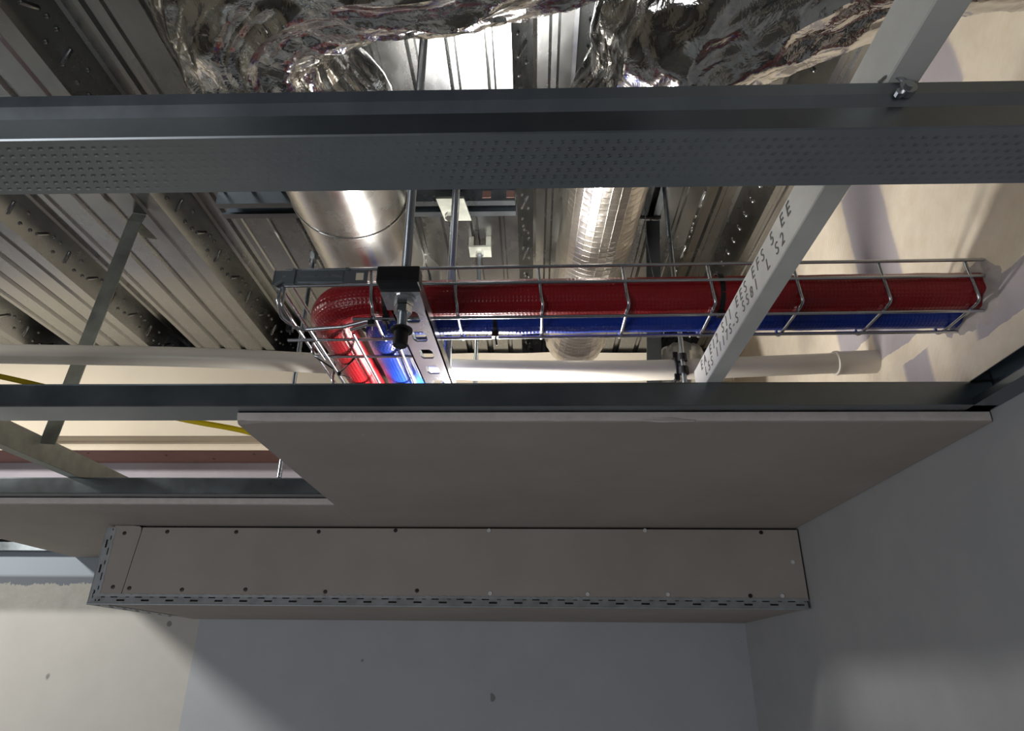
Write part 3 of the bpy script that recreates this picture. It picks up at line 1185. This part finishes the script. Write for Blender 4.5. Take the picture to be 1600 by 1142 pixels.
m.build('nut', M['zinc_bright'], r5)

# ------------------------------------------------------------------ white plastic drain pipe with socket
pv = thing('plastic_pipe', 'white plastic pipe sagging behind the tray into the right wall', 'pipe', (0, 0.9, 0.40))
path = smooth_path([(-1.6, 0.90, 0.446), (-1.1, 0.897, 0.437), (-0.806, 0.895, 0.430), (-0.509, 0.895, 0.423), (-0.314, 0.895, 0.4125), (-0.104, 0.895, 0.4015), (0.05, 0.895, 0.399), (0.203, 0.895, 0.400), (0.434, 0.893, 0.4085), (XW + 0.01, 0.892, 0.4105)], 8)
m = MB()
m.tube(path, 0.0150, 24)
m.build('pipe', M['pvc'], pv, True, 60)
m = MB()
m.tube([(0.436, 0.893, 0.4085), (0.437, 0.893, 0.4086), (0.441, 0.893, 0.4087), (0.4415, 0.893, 0.4087), (XW + 0.005, 0.892, 0.4105)], [0.0152, 0.0178, 0.0180, 0.0170, 0.0170], 28)
m.build('socket', M['pvc'], pv, True, 40)
m = MB()
N = 28
m.tube([(0.2065 + 0.0, 0.895 + 0.0172 * math.cos(2 * math.pi * k / N), 0.4005 + 0.0172 * math.sin(2 * math.pi * k / N)) for k in range(N + 1)], 0.0024, 8, False)
m.box((0.2035, 0.8815, 0.4135), (0.2105, 0.8865, 0.4225))
m.box((0.2035, 0.8815, 0.3785), (0.2105, 0.8865, 0.3885))
m.build('pipe_clip', M['black'], pv)
m = MB()
m.tube([(0.2152, 0.875, 0.4045), (0.2152, 0.875, 0.4150)], 0.0068, 12)
m.tube([(0.2152, 0.875, 0.3845), (0.2152, 0.875, 0.3950)], 0.0068, 12)
m.build('rod_grip', M['black'], r4, True)

# ------------------------------------------------------------------ ducts
sd = thing('spiral_duct', 'smooth round steel duct with raised seams, upper middle behind the tray', 'duct', (-0.265, 0.95, 0.63))
DZ, DR = 0.632, 0.080
m = MB()
path = fillet([(-0.2660, 0.62, DZ), (-0.2640, 1.16, DZ), (-0.2640, 1.16, DZ + 0.14)], 0.085, 10)
m.tube(dense(path, 0.02), DR, 64)
m.build('pipe', M['duct'], sd, True, 50)
for ph in (0.735, 0.905):
    N = 96
    m = MB()
    # raised seam: from crown to crown round the underside
    m.tube([(-0.265 + (DR + 0.0005) * math.cos(math.pi / 2 + 2 * math.pi * k / N), ph + 0.085 * k / N, DZ + (DR + 0.0005) * math.sin(math.pi / 2 + 2 * math.pi * k / N)) for k in range(N + 1)], 0.0017, 6)
    m.build('seam', M['duct'], sd, True, 60)
for yy in (1.035, 1.075):
    N = 48
    m = MB()
    m.tube([(-0.2645 + (DR + 0.001) * math.cos(2 * math.pi * k / N), yy, DZ + (DR + 0.001) * math.sin(2 * math.pi * k / N)) for k in range(N + 1)], 0.003, 8, False)
    m.build('gasket', M['gasket'], sd, True)


def ridged(p, s):
    return 1.0 - 2.0 * abs(noise.noise(p * s))


def crinkle(seed, amp, step, seg, na, nl, bulge):
    """long creases running along the sleeve, drawn together at the inside of the bend, plus small facets"""
    sv = Vector((seed, seed * 1.7, seed * 0.6))

    def d(i, j, p, nr):
        a = 2 * math.pi * j / seg
        L = i * step
        c, s_ = math.cos(a), math.sin(a)
        wv = noise.noise(p * 6 + sv) * 0.7
        q = Vector((c * na + wv, s_ * na + wv, L * nl)) + sv
        v = ridged(q, 1.0) * 0.85 + ridged(q * 2.3 + sv, 1.0) * 0.34
        # crumpled flats with sharp folds between them
        pw = Vector((p.x * 0.8 + p.y * 0.6, p.y * 0.8 - p.x * 0.6 + 0.5 * p.z, p.z * 0.9 - 0.3 * p.x)) + Vector((wv, -wv, wv)) * 0.03
        v += 0.45 * noise.voronoi(pw * 15 + sv, distance_metric='MANHATTAN')[0][0]
        v += (0.26 * noise.voronoi(pw * 42 - sv, distance_metric='MANHATTAN')[0][0]) * max(0.0, min(1.0, 0.55 + 1.6 * noise.noise(p * 9 - sv)))
        v += bulge * noise.noise(p * 6 + sv * 2)
        return amp * v
    return d


def foil_tube(name, path, rad, seed, amp, fold, parent, mat, step=0.0035, seg=150):
    P = smooth_path(path, 16)
    P = dense(P, step)
    n = len(P)
    # radii given as control values along the path
    R = []
    for k in range(n):
        t = k / (n - 1) * (len(rad) - 1)
        a = min(int(t), len(rad) - 2)
        fr = t - a
        fr = fr * fr * (3 - 2 * fr)
        R.append(rad[a] * (1 - fr) + rad[a + 1] * fr)
    m = MB()
    m.tube(P, R, seg, True, 0, crinkle(seed, amp, step, seg, *fold))
    return m.build(name, mat, parent, True, 28)


f1 = thing('flexible_duct', 'large crumpled silver foil duct bending across the upper left', 'flexible duct', (-0.25, 0.45, 0.64))
foil_tube('foil_sleeve', [(-0.266, 0.648, 0.632), (-0.274, 0.618, 0.632), (-0.298, 0.56, 0.638), (-0.290, 0.475, 0.643), (-0.215, 0.415, 0.645), (-0.06, 0.372, 0.645), (0.10, 0.31, 0.645), (0.24, 0.16, 0.65), (0.27, -0.1, 0.65)],
          [0.0825, 0.084, 0.090, 0.106, 0.110, 0.106, 0.100, 0.098, 0.098], 3.1, 0.011, (2.6, 3.2, 0.8), f1, M['foil'], 0.003, 190)
f2d = thing('foil_duct', 'straight duct wrapped in gridded silver foil behind the tray, right of centre', 'duct', (0.10, 1.0, 0.61))
P = dense(fillet([(0.108, 0.60, 0.612), (0.086, 1.245, 0.612), (0.086, 1.26, 0.75)], 0.075, 12), 0.006)
m = MB()


def dwrap(i, j, p, nr):
    t = max(0.0, min(1.0, (p.y - 1.12) / 0.12))
    return 0.0012 * noise.noise(p * 18) + 0.0008 * noise.noise(p * 60) + t * 0.004 * ridged(Vector((p.x * 14, p.y * 60, p.z * 60)), 1.0)


m.tube(P, 0.0575, 72, True, 0, dwrap)
m.build('wrap', M['foil_grid'], f2d, True, 50)
f2 = thing('flexible_duct', 'crumpled silver foil elbow at upper right running into the right wall', 'flexible duct', (0.25, 0.45, 0.62))
foil_tube('foil_sleeve', [(0.107, 0.648, 0.612), (0.112, 0.615, 0.612), (0.140, 0.565, 0.622), (0.185, 0.475, 0.632), (0.275, 0.415, 0.64), (0.39, 0.385, 0.645), (XW + 0.02, 0.375, 0.645)],
          [0.059, 0.070, 0.094, 0.102, 0.100, 0.090, 0.088], 9.4, 0.009, (2.2, 9.0, 0.8), f2, M['foil'], 0.003, 190)
f3 = thing('flexible_duct', 'short foil bend far back, half hidden by the white pipe at right', 'flexible duct', (0.30, 1.3, 0.58))
foil_tube('foil_sleeve', [(0.322, 1.535, 0.592), (0.322, 1.40, 0.592), (0.315, 1.29, 0.575), (0.30, 1.25, 0.50), (0.27, 1.25, 0.42), (0.22, 1.25, 0.35)], [0.054, 0.054, 0.055, 0.055, 0.054, 0.054], 4.7, 0.005, (3, 30, 0.6), f3, M['foil_far'], 0.004, 90)

# ------------------------------------------------------------------ strut on the deck, plate, rail, strip
ds = thing('deck_strut', 'double-lipped steel strut fixed under the deck, passing above the round duct', 'strut', (-0.25, 0.93, 0.72))
m = MB()
zs = 0.7145
for (a, b) in ((-0.535, -0.027),):
    ysl = 0.925
    prof = [(ysl + 0.0080, zs + 0.004), (ysl + 0.0080, zs), (ysl + 0.0205, zs), (ysl + 0.0205, ZD - 0.001), (ysl - 0.0205, ZD - 0.001), (ysl - 0.0205, zs), (ysl - 0.0080, zs), (ysl - 0.0080, zs + 0.004)]
    m.ribbon(prof, 0.0015, 0, a, b)
m.build('channel', M['zinc'], ds)
m = MB()
m.prism([(-0.158, 0.892), (-0.112, 0.892), (-0.104, 0.952), (-0.150, 0.952)], 2, zs - 0.0045, zs - 0.0003)
o = m.build('plate', M['stained'], ds)
m = MB()
hexnut(m, (-0.139, 0.935, zs - 0.0125), 0.0085, 0.008)
m.build('nut', M['zinc_bright'], ds)
for x in (-0.075, -0.035):
    m = MB()
    m.box((x - 0.007, 0.9035, zs + 0.006), (x + 0.007, 0.9042, zs + 0.020))
    m.build('bracket', M['fire'], ds)

dr = thing('deck_rail', 'short dark steel rail under the deck beside the foil duct, open end showing', 'rail', (0.205, 0.9, 0.72))
m = MB()
m.ribbon([(0.190, 0.728), (0.190, 0.718), (0.2005, 0.718), (0.2005, ZD - 0.001), (0.2105, ZD - 0.001), (0.2105, 0.718), (0.222, 0.718), (0.222, 0.728)], 0.0012, 1, 0.655, 0.955)
m.build('rail', M['zinc'], dr)
m = MB()
m.box((0.188, 0.955, 0.716), (0.224, 0.960, ZD - 0.001))
m.build('end_cap', M['black'], dr)
hs = thing('hanger_strip', 'flat bluish steel strip hanging behind the tray near the thin rod', 'hanger', (0.2, 1.0, 0.5))
m = MB()
m.add([(0.206, 0.995, 0.738), (0.230, 0.995, 0.738), (0.208, 1.005, 0.40), (0.184, 1.005, 0.40), (0.206, 0.998, 0.738), (0.230, 0.998, 0.738), (0.208, 1.008, 0.40), (0.184, 1.008, 0.40)],
      [(0, 1, 2, 3), (7, 6, 5, 4), (0, 4, 5, 1), (1, 5, 6, 2), (2, 6, 7, 3), (3, 7, 4, 0)])
m.build('strip', M['zinc'], hs)
tw = MB()
tw.tube(smooth_path([(0.195, 0.93, 0.738), (0.188, 0.92, 0.66), (0.192, 0.915, 0.58), (0.200, 0.91, 0.52), (0.198, 0.905, 0.46)], 6), 0.0008, 6)
tag(tw.build('binding_wire', M['wire'], None, True), 'thin loose binding wire hanging from the deck beside the foil duct', 'wire')

# hanger strap at left
hp = thing('hanger_strap', 'flat galvanised strap hanging from the deck to the stained cross channel', 'hanger', (-0.75, 0.97, 0.3))
m = MB()


def flat(pa, pb, wv, th):
    a, b, wv, th = Vector(pa), Vector(pb), Vector(wv), Vector(th)
    vs = [a - wv, a + wv, b + wv, b - wv]
    vs += [p + th for p in vs]
    m.add(vs, [(0, 1, 2, 3), (7, 6, 5, 4), (0, 4, 5, 1), (1, 5, 6, 2), (2, 6, 7, 3), (3, 7, 4, 0)])


flat((-0.703, 0.955, 0.716), (-0.748, 0.970, 0.312), (0.0105, 0.003, 0), (0.0, 0.0018, 0))
flat((-0.703, 0.955, 0.716), (-0.703, 0.962, ZD - 0.001), (0.0105, 0.003, 0), (0.0, 0.0018, 0))
flat((-0.703, 0.955, 0.716), (-0.690, 0.990, 0.706), (0.0105, 0.003, 0), (0.0, 0.0, 0.0018))
m.build('strap', M['stained'], hp)

# yellow cable lying across the grid at left
yc = MB()
yp = smooth_path([(-1.25, 0.68, 0.385), (-0.88, 0.74, 0.3690), (-0.687, 0.775, 0.3400), (-0.548, 0.795, 0.3113), (-0.450, 0.810, 0.2929), (-0.377, 0.830, 0.2839), (-0.320, 0.85, 0.2690), (-0.26, 0.885, 0.2642), (-0.19, 0.95, 0.2642)], 8)
yc.tube(yp, 0.0036, 10)
tag(yc.build('yellow_cable', M['yellow'], None, True), 'yellow cable running down behind the middle channel onto the large board', 'cable')
